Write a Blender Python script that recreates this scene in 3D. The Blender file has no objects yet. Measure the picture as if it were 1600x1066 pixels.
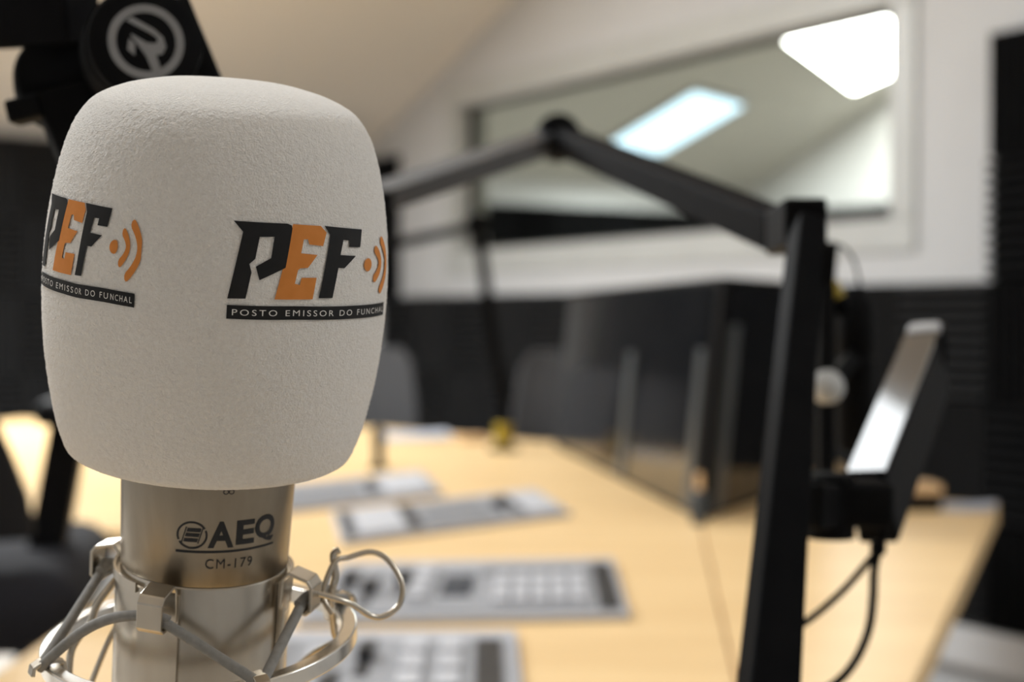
import bpy, bmesh, math, random
from mathutils import Vector, Matrix, noise
from mathutils.geometry import tessellate_polygon
random.seed(7)
S = bpy.context.scene
COL = S.collection
PI = math.pi

# ------------------------------------------------------------------ camera
FPX = 2383.0
PITCH = math.atan(33 / FPX)
EYE = 1.05
cd = bpy.data.cameras.new('camera'); cam = bpy.data.objects.new('camera', cd); COL.objects.link(cam)
cam.location = (0, 0, EYE); cam.rotation_euler = (PI / 2 - PITCH, 0, 0)
cd.sensor_width = 36; cd.lens = FPX / 1600 * 36; cd.clip_start = .02; cd.clip_end = 60
cd.dof.use_dof = True; cd.dof.focus_distance = .388; cd.dof.aperture_fstop = 9.5
S.camera = cam
S.cycles.use_denoising = True
S.cycles.max_bounces = 10; S.cycles.diffuse_bounces = 6; S.cycles.glossy_bounces = 5
S.cycles.sample_clamp_indirect = 6
vs = S.view_settings
vs.view_transform = 'Standard'; vs.look = 'None'; vs.gamma = 1; vs.use_curve_mapping = False
vs.exposure = 0.0
w = bpy.data.worlds.new('world'); S.world = w; w.use_nodes = True
w.node_tree.nodes['Background'].inputs[0].default_value = (.05, .05, .055, 1)
w.node_tree.nodes['Background'].inputs[1].default_value = .3

# room frame: a runs along the window wall, b out of it into the studio
C0 = Vector((-.6, 6.55)); UU = Vector((.524, -.852)).normalized(); NN = Vector((-.852, -.524)).normalized()
ANG = math.atan2(UU.y, UU.x)
def W(a, b, z):
    p = C0 + UU * a + NN * b
    return Vector((p.x, p.y, z))
def ceil_z(a): return 1.8 + .364 * a if a < 4.6 else 1.8 + .364 * 4.6 - .364 * (a - 4.6)
def ceil2_z(a): return 1.93 + .364 * (a + 2)

# unseen studio lamps added to brighten the room: (a, b, width along slope, length, watts)
ADDED_LAMPS = [(3.65, 1.44, .42, .48, 0, 'above the shiny boom arm'), (4.2, 3.4, .5, 1.2, 32.0, 'over the near table half'),
                (1.5, 2.5, .6, 1.2, 112.0, 'over the far chairs'), (6.6, .95, .3, .4, 16.0, 'right of the camera, as fill')]

_fw = Vector((0, math.cos(PITCH), -math.sin(PITCH))); _up = Vector((0, math.sin(PITCH), math.cos(PITCH)))
def at(px, py, Y):
    d = _fw + Vector(((px - 800) / FPX, 0, 0)) + _up * ((533 - py) / FPX)
    return Vector((0, 0, EYE)) + d * (Y / d.y)

# ------------------------------------------------------------------ materials
M = {}
def mat(name, col, rough=.5, metal=0., spec=.5, coat=0., sheen=0.):
    m = bpy.data.materials.new(name); m.use_nodes = True
    b = m.node_tree.nodes['Principled BSDF']
    b.inputs['Base Color'].default_value = (*col, 1); b.inputs['Roughness'].default_value = rough
    b.inputs['Metallic'].default_value = metal; b.inputs['Specular IOR Level'].default_value = spec
    b.inputs['Coat Weight'].default_value = coat; b.inputs['Sheen Weight'].default_value = sheen
    M[name] = m; return m
def noisy(name, c1, c2, scale=(5, 5, 5), detail=4, bump=0., bscale=None, **k):
    m = mat(name, c1, **k); nt = m.node_tree; b = nt.nodes['Principled BSDF']
    tc = nt.nodes.new('ShaderNodeTexCoord'); mp = nt.nodes.new('ShaderNodeMapping'); nz = nt.nodes.new('ShaderNodeTexNoise')
    mp.inputs['Scale'].default_value = scale; nz.inputs['Scale'].default_value = 1; nz.inputs['Detail'].default_value = detail
    rp = nt.nodes.new('ShaderNodeValToRGB')
    rp.color_ramp.elements[0].color = (*c1, 1); rp.color_ramp.elements[1].color = (*c2, 1)
    rp.color_ramp.elements[0].position = .3; rp.color_ramp.elements[1].position = .7
    nt.links.new(tc.outputs['Object'], mp.inputs['Vector']); nt.links.new(mp.outputs['Vector'], nz.inputs['Vector'])
    nt.links.new(nz.outputs['Fac'], rp.inputs['Fac']); nt.links.new(rp.outputs['Color'], b.inputs['Base Color'])
    if bump:
        n2 = nt.nodes.new('ShaderNodeTexNoise'); n2.inputs['Scale'].default_value = bscale; n2.inputs['Detail'].default_value = 3
        bp = nt.nodes.new('ShaderNodeBump'); bp.inputs['Strength'].default_value = bump; bp.inputs['Distance'].default_value = .001
        nt.links.new(tc.outputs['Object'], n2.inputs['Vector']); nt.links.new(n2.outputs['Fac'], bp.inputs['Height'])
        nt.links.new(bp.outputs['Normal'], b.inputs['Normal'])
    return m
noisy('control_wall_paint', (.78, .78, .77), (.81, .81, .80), (2, 2, 2), rough=.85, spec=.2)
noisy('wall_paint', (.54, .545, .555), (.58, .585, .595), (2, 2, 2), rough=.85, spec=.2)
noisy('ceiling_paint', (.78, .725, .66), (.81, .755, .69), (1.5, 1.5, 1.5), rough=.9, spec=.15)
noisy('control_ceiling_paint', (.64, .63, .57), (.68, .67, .61), (1.5, 1.5, 1.5), rough=.9, spec=.15)
noisy('floor_laminate', (.52, .48, .43), (.58, .54, .49), (2, 14, 14), rough=.95, spec=.1)
noisy('foam_black', (.006, .006, .0065), (.009, .009, .0095), (40, 40, 40), rough=.95, spec=.12)
noisy('foam_charcoal', (.018, .018, .0185), (.025, .025, .026), (40, 40, 40), rough=.95, spec=.15)
noisy('beech', (.79, .545, .275), (.89, .64, .34), (3, 26, 26), rough=.38, spec=.18)
noisy('beech_edge', (.62, .40, .19), (.72, .48, .25), (3, 30, 30), rough=.45)
noisy('windscreen_foam', (.82, .795, .76), (.88, .86, .83), (900, 900, 900), rough=1., spec=.1, sheen=.15, bump=.5, bscale=2000)
noisy('satin_nickel', (.29, .255, .205), (.33, .29, .235), (300, 300, 40), rough=.36, metal=1.)
noisy('clamp_nickel', (.55, .50, .43), (.61, .56, .48), (200, 200, 40), rough=.27, metal=1.)
noisy('bright_steel', (.78, .76, .72), (.84, .82, .78), (100, 100, 100), rough=.22, metal=1.)
noisy('cord_grey', (.23, .225, .21), (.30, .29, .275), (500, 500, 500), rough=.75)
noisy('print_black', (.008, .008, .009), (.012, .012, .013), (300, 300, 300), rough=.6, spec=.3)
noisy('print_orange', (.66, .235, .045), (.72, .265, .06), (300, 300, 300), rough=.65, spec=.3)
noisy('print_white', (.75, .74, .72), (.8, .79, .77), (300, 300, 300), rough=.7)
noisy('engraved_ink', (.006, .006, .008), (.01, .01, .012), (300, 300, 300), rough=.5)
noisy('black_metal', (.004, .004, .0045), (.006, .006, .0065), (60, 60, 60), rough=.6, spec=.02)
noisy('black_plastic', (.005, .005, .0055), (.008, .008, .0085), (60, 60, 60), rough=.55, spec=.035)
noisy('black_anodised', (.006, .006, .007), (.009, .009, .010), (60, 60, 60), rough=.6, spec=.025)
noisy('arm_satin', (.03, .031, .035), (.04, .041, .045), (60, 60, 60), rough=.33, spec=.5)
noisy('arm_gloss', (.012, .012, .014), (.018, .018, .02), (60, 60, 60), rough=.09, spec=1., coat=1.)
noisy('logo_grey', (.20, .20, .205), (.24, .24, .245), (60, 60, 60), rough=.5)
noisy('gloss_black', (.008, .009, .011), (.012, .013, .015), (10, 10, 10), rough=.12, spec=.5)
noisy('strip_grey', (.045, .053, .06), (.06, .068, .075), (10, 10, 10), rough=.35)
noisy('panel_border', (.46, .47, .51), (.50, .51, .55), (8, 8, 8), rough=.5)
noisy('panel_grey', (.30, .31, .34), (.34, .35, .38), (8, 8, 8), rough=.45)
noisy('panel_mid', (.22, .225, .245), (.25, .255, .275), (8, 8, 8), rough=.45)
noisy('key_white', (.56, .57, .61), (.61, .62, .66), (20, 20, 20), rough=.4)
noisy('key_dark', (.022, .022, .025), (.03, .03, .033), (20, 20, 20), rough=.4)
noisy('display_blue', (.03, .04, .06), (.045, .055, .08), (20, 20, 20), rough=.2)
noisy('chair_fabric', (.012, .012, .014), (.018, .018, .02), (300, 300, 300), rough=.9, spec=.2)
noisy('chair_seat_fabric', (.016, .016, .020), (.022, .022, .027), (300, 300, 300), rough=.9, spec=.2)
noisy('chair_grey_fabric', (.055, .055, .058), (.07, .07, .073), (300, 300, 300), rough=.9, spec=.2)
noisy('chair_plastic', (.006, .006, .007), (.009, .009, .010), (30, 30, 30), rough=.6, spec=.1)
noisy('frame_white', (.46, .47, .46), (.50, .51, .50), (6, 6, 6), rough=.4)
noisy('gasket_dark', (.05, .05, .05), (.06, .06, .06), (6, 6, 6), rough=.6)
noisy('paper_white', (.42, .44, .50), (.47, .49, .55), (30, 30, 30), rough=.8)
noisy('yellow_plastic', (.34, .25, .012), (.38, .28, .015), (30, 30, 30), rough=.4)
noisy('chrome', (.45, .46, .46), (.5, .51, .51), (30, 30, 30), rough=.5)
noisy('glint_grey', (.40, .40, .41), (.45, .45, .46), (30, 30, 30), rough=.4)
noisy('wood_block', (.70, .46, .24), (.78, .53, .29), (20, 60, 60), rough=.5)
noisy('trunking_white', (.72, .72, .73), (.76, .76, .77), (5, 5, 5), rough=.5)
def emission(name, col, strength):
    m = bpy.data.materials.new(name); m.use_nodes = True; nt = m.node_tree; nt.nodes.clear()
    o = nt.nodes.new('ShaderNodeOutputMaterial'); e = nt.nodes.new('ShaderNodeEmission')
    e.inputs[0].default_value = (*col, 1); e.inputs[1].default_value = strength
    nt.links.new(e.outputs[0], o.inputs[0]); M[name] = m
emission('lamp_cool', (.62, .84, 1.0), 2.6)
emission('lamp_white', (1.0, .98, .96), 22.0)
emission('lamp_added', (.95, .985, 1.0), 8.0)
emission('lamp_added_dim', (.95, .985, 1.0), 5.0)
m = bpy.data.materials.new('pane_glass'); m.use_nodes = True; nt = m.node_tree; nt.nodes.clear()
o = nt.nodes.new('ShaderNodeOutputMaterial'); mx = nt.nodes.new('ShaderNodeMixShader'); fr = nt.nodes.new('ShaderNodeLayerWeight')
tr = nt.nodes.new('ShaderNodeBsdfTransparent'); gl = nt.nodes.new('ShaderNodeBsdfGlossy')
tr.inputs[0].default_value = (.93, .95, .92, 1); gl.inputs['Roughness'].default_value = .02; fr.inputs[0].default_value = .5
pw = nt.nodes.new('ShaderNodeMath'); pw.operation = 'POWER'; pw.inputs[1].default_value = 5
ma = nt.nodes.new('ShaderNodeMath'); ma.operation = 'MULTIPLY_ADD'; ma.inputs[1].default_value = .9; ma.inputs[2].default_value = .025
nt.links.new(fr.outputs['Facing'], pw.inputs[0]); nt.links.new(pw.outputs[0], ma.inputs[0]); nt.links.new(ma.outputs[0], mx.inputs[0]); nt.links.new(tr.outputs[0], mx.inputs[1]); nt.links.new(gl.outputs[0], mx.inputs[2]); nt.links.new(mx.outputs[0], o.inputs[0])
M['pane_glass'] = m

# ------------------------------------------------------------------ helpers
ORG = {}
def tag(o, label, cat, group=None):
    o['label'] = label; o['category'] = cat
    if group: o['group'] = group
    return o
def thing(name, loc, label, cat, group=None):
    o = bpy.data.objects.new(name, None); COL.objects.link(o); o.location = loc; o.empty_display_size = .05
    ORG[o] = Vector(loc); return tag(o, label, cat, group)
class MB:
    def __init__(s): s.bm = bmesh.new()
    def quad_prism(s, bottom, top):
        n = len(bottom)
        b = [s.bm.verts.new(p) for p in bottom]; t = [s.bm.verts.new(p) for p in top]
        s.bm.faces.new(b[::-1]); s.bm.faces.new(t)
        for i in range(n): s.bm.faces.new((b[i], b[(i + 1) % n], t[(i + 1) % n], t[i]))
        return s
    def box(s, c, size, X=(1, 0, 0), Y=(0, 1, 0), Z=None, bev=0.):
        X = Vector(X).normalized(); Y = Vector(Y).normalized()
        Z = X.cross(Y).normalized() if Z is None else Vector(Z).normalized()
        c = Vector(c); h = [q / 2 for q in size]
        def P(i, j, k): return c + X * h[0] * i + Y * h[1] * j + Z * h[2] * k
        bot = [P(-1, -1, -1), P(1, -1, -1), P(1, 1, -1), P(-1, 1, -1)]; top = [P(-1, -1, 1), P(1, -1, 1), P(1, 1, 1), P(-1, 1, 1)]
        if bev:
            t = bmesh.new(); b = [t.verts.new(p) for p in bot]; tt = [t.verts.new(p) for p in top]
            t.faces.new(b[::-1]); t.faces.new(tt)
            for i in range(4): t.faces.new((b[i], b[(i + 1) % 4], tt[(i + 1) % 4], tt[i]))
            bmesh.ops.bevel(t, geom=t.edges[:], offset=bev, segments=3, profile=.5, affect='EDGES')
            mp = {v: s.bm.verts.new(v.co) for v in t.verts}
            for f in t.faces: s.bm.faces.new([mp[v] for v in f.verts])
            t.free()
        else: s.quad_prism(bot, top)
        return s
    def bar(s, p0, p1, wx, wy, side=(0, 0, 1), wx1=None, wy1=None, bev=0.):
        """box-section bar from p0 to p1; wx measured across, wy along the direction nearest to `side`"""
        p0 = Vector(p0); p1 = Vector(p1); d = (p1 - p0).normalized()
        sd = Vector(side); sd = (sd - d * sd.dot(d)).normalized(); cr = d.cross(sd).normalized()
        wx1 = wx if wx1 is None else wx1; wy1 = wy if wy1 is None else wy1
        if bev: return s.box((p0 + p1) / 2, (wx, wy, (p1 - p0).length), cr, sd, cr.cross(sd), bev)
        def ring(p, a, b): return [p - cr * a / 2 - sd * b / 2, p + cr * a / 2 - sd * b / 2, p + cr * a / 2 + sd * b / 2, p - cr * a / 2 + sd * b / 2]
        return s.quad_prism(ring(p0, wx, wy)[::-1], ring(p1, wx1, wy1)[::-1])
    def cyl(s, p0, p1, r0, r1=None, seg=32): return s.lathe(p0, Vector(p1) - Vector(p0), [(0, 0), (0, r0), (1, r0 if r1 is None else r1), (1, 0)], seg, unit=False)
    def lathe(s, p0, axis, prof, seg=48, unit=True, ref=None, a0=0., a1=None):
        """prof: (distance along axis, radius); closed all the way round unless a1 is given"""
        p0 = Vector(p0); ax = Vector(axis); L = ax.length
        axn = ax / L; k = 1 if unit else L
        rf = Vector(ref) if ref is not None else (Vector((1, 0, 0)) if abs(axn.x) < .9 else Vector((0, 1, 0)))
        x = (rf - axn * rf.dot(axn)).normalized(); y = axn.cross(x)
        full = a1 is None; n = seg if full else seg + 1
        rings = []
        for (t, r) in prof:
            c = p0 + axn * t * k
            if r < 1e-7: rings.append([s.bm.verts.new(c)])
            else:
                rings.append([s.bm.verts.new(c + (x * math.cos(q) + y * math.sin(q)) * r) for q in
                              ([2 * PI * i / seg for i in range(seg)] if full else [a0 + (a1 - a0) * i / seg for i in range(n)])])
        for A, B in zip(rings, rings[1:]):
            for i in range(seg):
                j = (i + 1) % len(A) if full else i + 1; j2 = (i + 1) % len(B) if full else i + 1
                if len(A) == 1 and len(B) == 1: continue
                if len(A) == 1: s.bm.faces.new((A[0], B[j2], B[i]))
                elif len(B) == 1: s.bm.faces.new((A[i], A[j], B[0]))
                else: s.bm.faces.new((A[i], A[j], B[j2], B[i]))
        return s
    def tube(s, pts, r, seg=12, smooth=0, cap=True):
        pts = [Vector(p) for p in pts]
        if smooth:
            out = []
            for i in range(len(pts) - 1):
                p0 = pts[max(i - 1, 0)]; p1 = pts[i]; p2 = pts[i + 1]; p3 = pts[min(i + 2, len(pts) - 1)]
                for q in range(smooth):
                    t = q / smooth
                    out.append(.5 * ((2 * p1) + (p2 - p0) * t + (2 * p0 - 5 * p1 + 4 * p2 - p3) * t * t + (3 * p1 - p0 - 3 * p2 + p3) * t ** 3))
            pts = out + [pts[-1]]
        rings = []; nrm = None
        for i, p in enumerate(pts):
            d = (pts[min(i + 1, len(pts) - 1)] - pts[max(i - 1, 0)]).normalized()
            if nrm is None: nrm = d.orthogonal().normalized()
            nrm = (nrm - d * nrm.dot(d)).normalized(); bn = d.cross(nrm)
            rr = r(i, len(pts)) if callable(r) else r
            rings.append([s.bm.verts.new(p + (nrm * math.cos(2 * PI * k / seg) + bn * math.sin(2 * PI * k / seg)) * rr) for k in range(seg)])
        for A, B in zip(rings, rings[1:]):
            for k in range(seg): s.bm.faces.new((A[k], A[(k + 1) % seg], B[(k + 1) % seg], B[k]))
        if cap: s.bm.faces.new(rings[0][::-1]); s.bm.faces.new(rings[-1])
        return s
    def strip(s, pts, widthvec, th):
        """bent sheet-metal strip: centre line pts, half-width vector, thickness"""
        wv = Vector(widthvec); pts = [Vector(p) for p in pts]; rings = []
        for i, p in enumerate(pts):
            d = (pts[min(i + 1, len(pts) - 1)] - pts[max(i - 1, 0)]).normalized(); nr = d.cross(wv).normalized() * th / 2
            rings.append([s.bm.verts.new(q) for q in (p - wv - nr, p + wv - nr, p + wv + nr, p - wv + nr)])
        for A, B in zip(rings, rings[1:]):
            for k in range(4): s.bm.faces.new((A[k], A[(k + 1) % 4], B[(k + 1) % 4], B[k]))
        s.bm.faces.new(rings[0][::-1]); s.bm.faces.new(rings[-1]); return s
    def build(s, name, m, parent=None, smooth=False, bev=0., label=None, origin=None, sharp=40):
        bmesh.ops.recalc_face_normals(s.bm, faces=s.bm.faces[:])
        org = ORG[parent] if parent is not None else Vector(origin) if origin is not None else Vector((0, 0, 0))
        bmesh.ops.translate(s.bm, verts=s.bm.verts[:], vec=-org)
        me = bpy.data.meshes.new(name); s.bm.to_mesh(me); s.bm.free()
        o = bpy.data.objects.new(name, me); COL.objects.link(o); me.materials.append(M[m])
        if smooth:
            me.shade_smooth() if hasattr(me, 'shade_smooth') else None
            me.set_sharp_from_angle(angle=math.radians(sharp))
        if bev:
            md = o.modifiers.new('bevel', 'BEVEL'); md.width = bev; md.segments = 2; md.limit_method = 'ANGLE'
        if parent is not None: o.parent = parent; ORG[o] = ORG[parent]
        else: o.location = org; ORG[o] = org
        if label: o['label'] = label
        return o
def struct(o): o['kind'] = 'structure'; return o
def copy_tree(o, parent=None):
    c = o.copy(); COL.objects.link(c)
    if parent is not None: c.parent = parent
    for ch in list(o.children): copy_tree(ch, c)
    return c

# ------------------------------------------------------------------ room shell
def wall_poly(mb, poly, b0, b1):
    mb.quad_prism([W(a, b0, z) for a, z in poly], [W(a, b1, z) for a, z in poly]); return mb
AW0, AW1, ZW0, ZW1 = .66, 3.12, EYE + .175, EYE + .91        # outside of the window frame
g = MB()
wall_poly(g, [(-.12, 0), (AW0, 0), (AW0, ceil_z(AW0)), (-.12, ceil_z(-.12))], 0, -.12)
wall_poly(g, [(AW0, 0), (AW1, 0), (AW1, ZW0), (AW0, ZW0)], 0, -.12)
wall_poly(g, [(AW0, ZW1), (AW1, ZW1), (AW1, ceil_z(AW1)), (AW0, ceil_z(AW0))], 0, -.12)
wall_poly(g, [(AW1, 0), (9, 0), (9, ceil_z(9)), (4.6, ceil_z(4.6)), (AW1, ceil_z(AW1))], 0, -.12)
struct(g.build('wall_back', 'wall_paint'))
g = MB(); wall_poly(g, [(-.12, 0), (0, 0), (0, 1.8), (-.12, 1.76)], 0, 5.4); struct(g.build('wall_left', 'wall_paint'))
g = MB(); wall_poly(g, [(9, 0), (9.12, 0), (9.12, ceil_z(9)), (9, ceil_z(9))], 0, 5.4); struct(g.build('wall_right', 'wall_paint'))
g = MB(); wall_poly(g, [(-.12, 0), (9.12, 0), (9.12, ceil_z(9)), (4.6, ceil_z(4.6)), (-.12, 1.76)], 5.4, 5.52); struct(g.build('wall_front', 'wall_paint'))
g = MB(); wall_poly(g, [(-.12, 1.756), (4.6, ceil_z(4.6)), (9.12, ceil_z(9.12)), (9.12, ceil_z(9.12) + .1), (4.6, ceil_z(4.6) + .1), (-.12, 1.86)], 0, 5.52); struct(g.build('ceiling', 'ceiling_paint'))
g = MB(); wall_poly(g, [(-.12, -.1), (9.12, -.1), (9.12, 0), (-.12, 0)], -.12, 5.52); struct(g.build('floor', 'floor_laminate'))
# cable trunking low on the window wall
g = MB(); wall_poly(g, [(0, .205), (8.9, .205), (8.9, .302), (0, .302)], .001, .045); struct(g.build('trim_1', 'trunking_white', bev=.004))
# control room behind the glass
g = MB(); wall_poly(g, [(-2.1, 0), (-2, 0), (-2, ceil2_z(-2)), (-2.1, ceil2_z(-2.1))], -.12, -3.8); struct(g.build('wall_control_left', 'control_wall_paint'))
g = MB(); wall_poly(g, [(-2.1, 0), (5, 0), (5, ceil2_z(5)), (-2.1, ceil2_z(-2.1))], -3.8, -3.9); struct(g.build('wall_control_back', 'control_wall_paint'))
g = MB(); wall_poly(g, [(5, 0), (5.1, 0), (5.1, ceil2_z(5.1)), (5, ceil2_z(5))], -.12, -3.8); struct(g.build('wall_control_right', 'control_wall_paint'))
g = MB(); wall_poly(g, [(-2.1, ceil2_z(-2.1)), (5.1, ceil2_z(5.1)), (5.1, ceil2_z(5.1) + .1), (-2.1, ceil2_z(-2.1) + .1)], -.12, -3.9); struct(g.build('ceiling.001', 'control_ceiling_paint'))
g = MB(); wall_poly(g, [(-2.1, -.1), (5.1, -.1), (5.1, 0), (-2.1, 0)], -.12, -3.9); struct(g.build('floor.001', 'floor_laminate'))
g = MB(); wall_poly(g, [(-2.1, 0), (-.12, 0), (-.12, ceil2_z(-.12)), (-2.1, ceil2_z(-2.1))], -.10, -.12); struct(g.build('wall_control_front', 'control_wall_paint'))
# window
win = thing('window_1', W((AW0 + AW1) / 2, 0, ZW0), 'wide interior window onto the control room', 'window'); win['kind'] = 'structure'
FWD = .09
def ring_frame(a0, a1, z0, z1, wdt, b0, b1):
    f = MB()
    for q in ([(a0, z0), (a1, z0), (a1, z0 + wdt), (a0, z0 + wdt)], [(a0, z1 - wdt), (a1, z1 - wdt), (a1, z1), (a0, z1)],
              [(a0, z0 + wdt), (a0 + wdt, z0 + wdt), (a0 + wdt, z1 - wdt), (a0, z1 - wdt)], [(a1 - wdt, z0 + wdt), (a1, z0 + wdt), (a1, z1 - wdt), (a1 - wdt, z1 - wdt)]):
        wall_poly(f, q, b0, b1)
    return f
ring_frame(AW0, AW1, ZW0, ZW1, FWD, -.13, .012).build('window_frame', 'frame_white', win, bev=.006)
ring_frame(AW0 + FWD, AW1 - FWD, ZW0 + FWD, ZW1 - FWD, .012, -.075, -.045).build('gasket', 'gasket_dark', win)
g = MB(); wall_poly(g, [(AW0 + FWD + .012, ZW0 + FWD + .012), (AW1 - FWD - .012, ZW0 + FWD + .012), (AW1 - FWD - .012, ZW1 - FWD - .012), (AW0 + FWD + .012, ZW1 - FWD - .012)], -.063, -.057); g.build('pane', 'pane_glass', win)

# ceiling lights: frame + lit diffuser
def ceiling_panel(corners, nrm, label, emis, group=None, watts=None):
    c = sum(corners, Vector()) / 4; nrm = Vector(nrm).normalized()
    t = thing('ceiling_light', c, label, 'ceiling light', group)
    inner = [c + (p - c) * .93 + nrm * .012 for p in corners]
    g = MB(); g.quad_prism(inner, [p + nrm * .004 for p in inner]); g.build('diffuser', emis, t)
    g = MB()
    for i in range(4):
        j = (i + 1) % 4
        g.quad_prism([corners[i], corners[j], c + (corners[j] - c) * .93, c + (corners[i] - c) * .93], [q + nrm * .02 for q in (corners[i], corners[j], c + (corners[j] - c) * .93, c + (corners[i] - c) * .93)])
    g.build('frame', 'frame_white', t)
    if watts:
        l = bpy.data.lights.new('lamp', 'AREA'); l.shape = 'RECTANGLE'; l.energy = watts; l.color = (.95, .985, 1.0)
        ex = (corners[1] - corners[0]); ey = (corners[3] - corners[0]); l.size = ex.length * .9; l.size_y = ey.length * .9
        lo = bpy.data.objects.new('lamp', l); COL.objects.link(lo); lo.parent = t
        X = ex.normalized(); Z = -nrm; Yv = Z.cross(X).normalized()
        lo.matrix_local = Matrix.Translation(nrm * .03) @ Matrix((X, Yv, Z)).transposed().to_4x4()
    return t
def rect2(p, v, lv, wv, lw):
    pts = [Vector(p), Vector(p) + Vector(v) * lv, Vector(p) + Vector(v) * lv + Vector(wv) * lw, Vector(p) + Vector(wv) * lw]
    return [W(q.x, q.y, ceil2_z(q.x) - .003) for q in pts]
UP3 = Vector((UU.x, UU.y, .364)).normalized(); NN3 = Vector((NN.x, NN.y, 0)); DN = UP3.cross(NN3)
if DN.z > 0: DN = -DN
ceiling_panel(rect2((-1.52, -2.28), (.98, -.2), .70, (-.2, -.98), .48), DN, 'long bluish white ceiling light seen through the middle of the window glass', 'lamp_cool', None, 38.0)
ceiling_panel(rect2((-.72, -3.5), (.413, .911), 1.19, (.911, -.413), .5), DN, 'large glaring white ceiling light seen in the upper right of the window glass', 'lamp_white')
for a, b, wd, ln, wt, where in ADDED_LAMPS:
    cs = [W(a + da, b + db, ceil_z(a + da) - .003) for da, db in ((-wd / 2, -ln / 2), (wd / 2, -ln / 2), (wd / 2, ln / 2), (-wd / 2, ln / 2))]
    dn = (cs[1] - cs[0]).cross(cs[3] - cs[0])
    if dn.z > 0: dn = -dn
    ceiling_panel(cs, dn, 'added unseen white light panel on the sloped studio ceiling ' + where, 'lamp_added' if wt else 'lamp_added_dim', None, wt)

# ------------------------------------------------------------------ acoustic foam
T = .295
def tile_mesh(name, vertical, m):
    bm = bmesh.new(); n = 10; d0, d1 = .014, .042; pr = []
    for i in range(n):
        x0 = -T / 2 + T * i / n + (.0008 if i == 0 else 0); st = T / n
        pr += [(x0, d0), (x0 + st * .38, d1), (x0 + st * .62, d1)]
    pr.append((T / 2 - .0008, d0))
    h = T / 2 - .0008
    def P(a, e, d): return (a, -d, e) if vertical else (e, -d, a)
    lo = [bm.verts.new(P(x, -h, d)) for x, d in pr]; hi = [bm.verts.new(P(x, h, d)) for x, d in pr]
    bl = [bm.verts.new(P(x, e, 0)) for x, e in ((pr[0][0], -h), (pr[-1][0], -h), (pr[-1][0], h), (pr[0][0], h))]
    for i in range(len(pr) - 1): bm.faces.new((lo[i], lo[i + 1], hi[i + 1], hi[i]))
    bm.faces.new(lo[::-1] + [bl[0], bl[1]]); bm.faces.new(hi + [bl[2], bl[3]])
    bm.faces.new((lo[0], hi[0], bl[3], bl[0])); bm.faces.new((lo[-1], bl[1], bl[2], hi[-1])); bm.faces.new(bl)
    bmesh.ops.recalc_face_normals(bm, faces=bm.faces[:])
    me = bpy.data.meshes.new(name); bm.to_mesh(me); bm.free(); me.materials.append(M[m]); return me
TM = {(v, m): tile_mesh('foam_tile', v, m) for v in (True, False) for m in ('foam_black', 'foam_charcoal')}
def tile(a, b, zc, ang, vertical, m, label, group):
    o = bpy.data.objects.new('acoustic_foam_tile', TM[(vertical, m)]); COL.objects.link(o)
    o.location = W(a, b, zc); o.rotation_euler = (0, 0, ang); return tag(o, label, 'acoustic foam', group)
zt = EYE + .094
ASEAM = 3.375
for c in range(2):
    for r in range(5):
        o = tile(ASEAM + T * (c + .5), .001, zt + 2 * T - T * (r + .5), ANG, (r + c) % 2 == 0, 'foam_black',
             'black ridged acoustic foam tile in the tall stack to the right of the window', 'foam tiles right of the window')
        if r == 4: o.scale.z = .84; o.location.z += T * .08
for c in range(11):
    for r in range(3):
        o = tile(ASEAM - T * (c + .5), .001, zt - T * (r + .5), ANG, (r + c) % 2 == 1, 'foam_charcoal',
             'dark ridged acoustic foam tile in the low rows beneath the window', 'foam tiles beneath the window')
        if r == 2: o.scale.z = .84; o.location.z += T * .08
for r in range(2):
    tile(.265 - T / 2, .001, zt + T * (r + .5), ANG, r % 2 == 0, 'foam_black', 'dark ridged acoustic foam tile in the narrow column left of the window', 'foam tiles left of the window')
ANGL = math.atan2(-NN.y * -1, -NN.x * -1) if False else math.atan2(.524, .852)
for c in range(7):
    for r in range(4):
        tile(.001, .30 + T * (c + .5), EYE + .69 - T * (r + .5), ANGL, (r + c) % 2 == 0, 'foam_charcoal',
             'charcoal ridged acoustic foam tile on the left wall behind the white windscreen', 'foam tiles on the left wall')
for c in range(17):
    tile(-2 + .045 + T * (c + .5), -3.8 + .001, EYE + .70 - T * .5, ANG, c % 2 == 0, 'foam_black', 'black acoustic foam tile on the control room back wall, seen through the window glass', 'foam tiles on the control room back wall')
    tile(-2 + .045 + T * (c + .5), -3.8 + .001, EYE + .70 - T * 1.5, ANG, c % 2 == 1, 'foam_black', 'black acoustic foam tile on the control room back wall, seen through the window glass', 'foam tiles on the control room back wall')
for c in range(12):
    for r in range(2):
        tile(-2 + .001, -.16 - T * (c + .5), EYE + .70 - T * (r + .5), ANGL, (c + r) % 2 == 0, 'foam_black', 'black acoustic foam tile on the control room side wall, seen through the window glass', 'foam tiles on the control room side wall')

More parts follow.
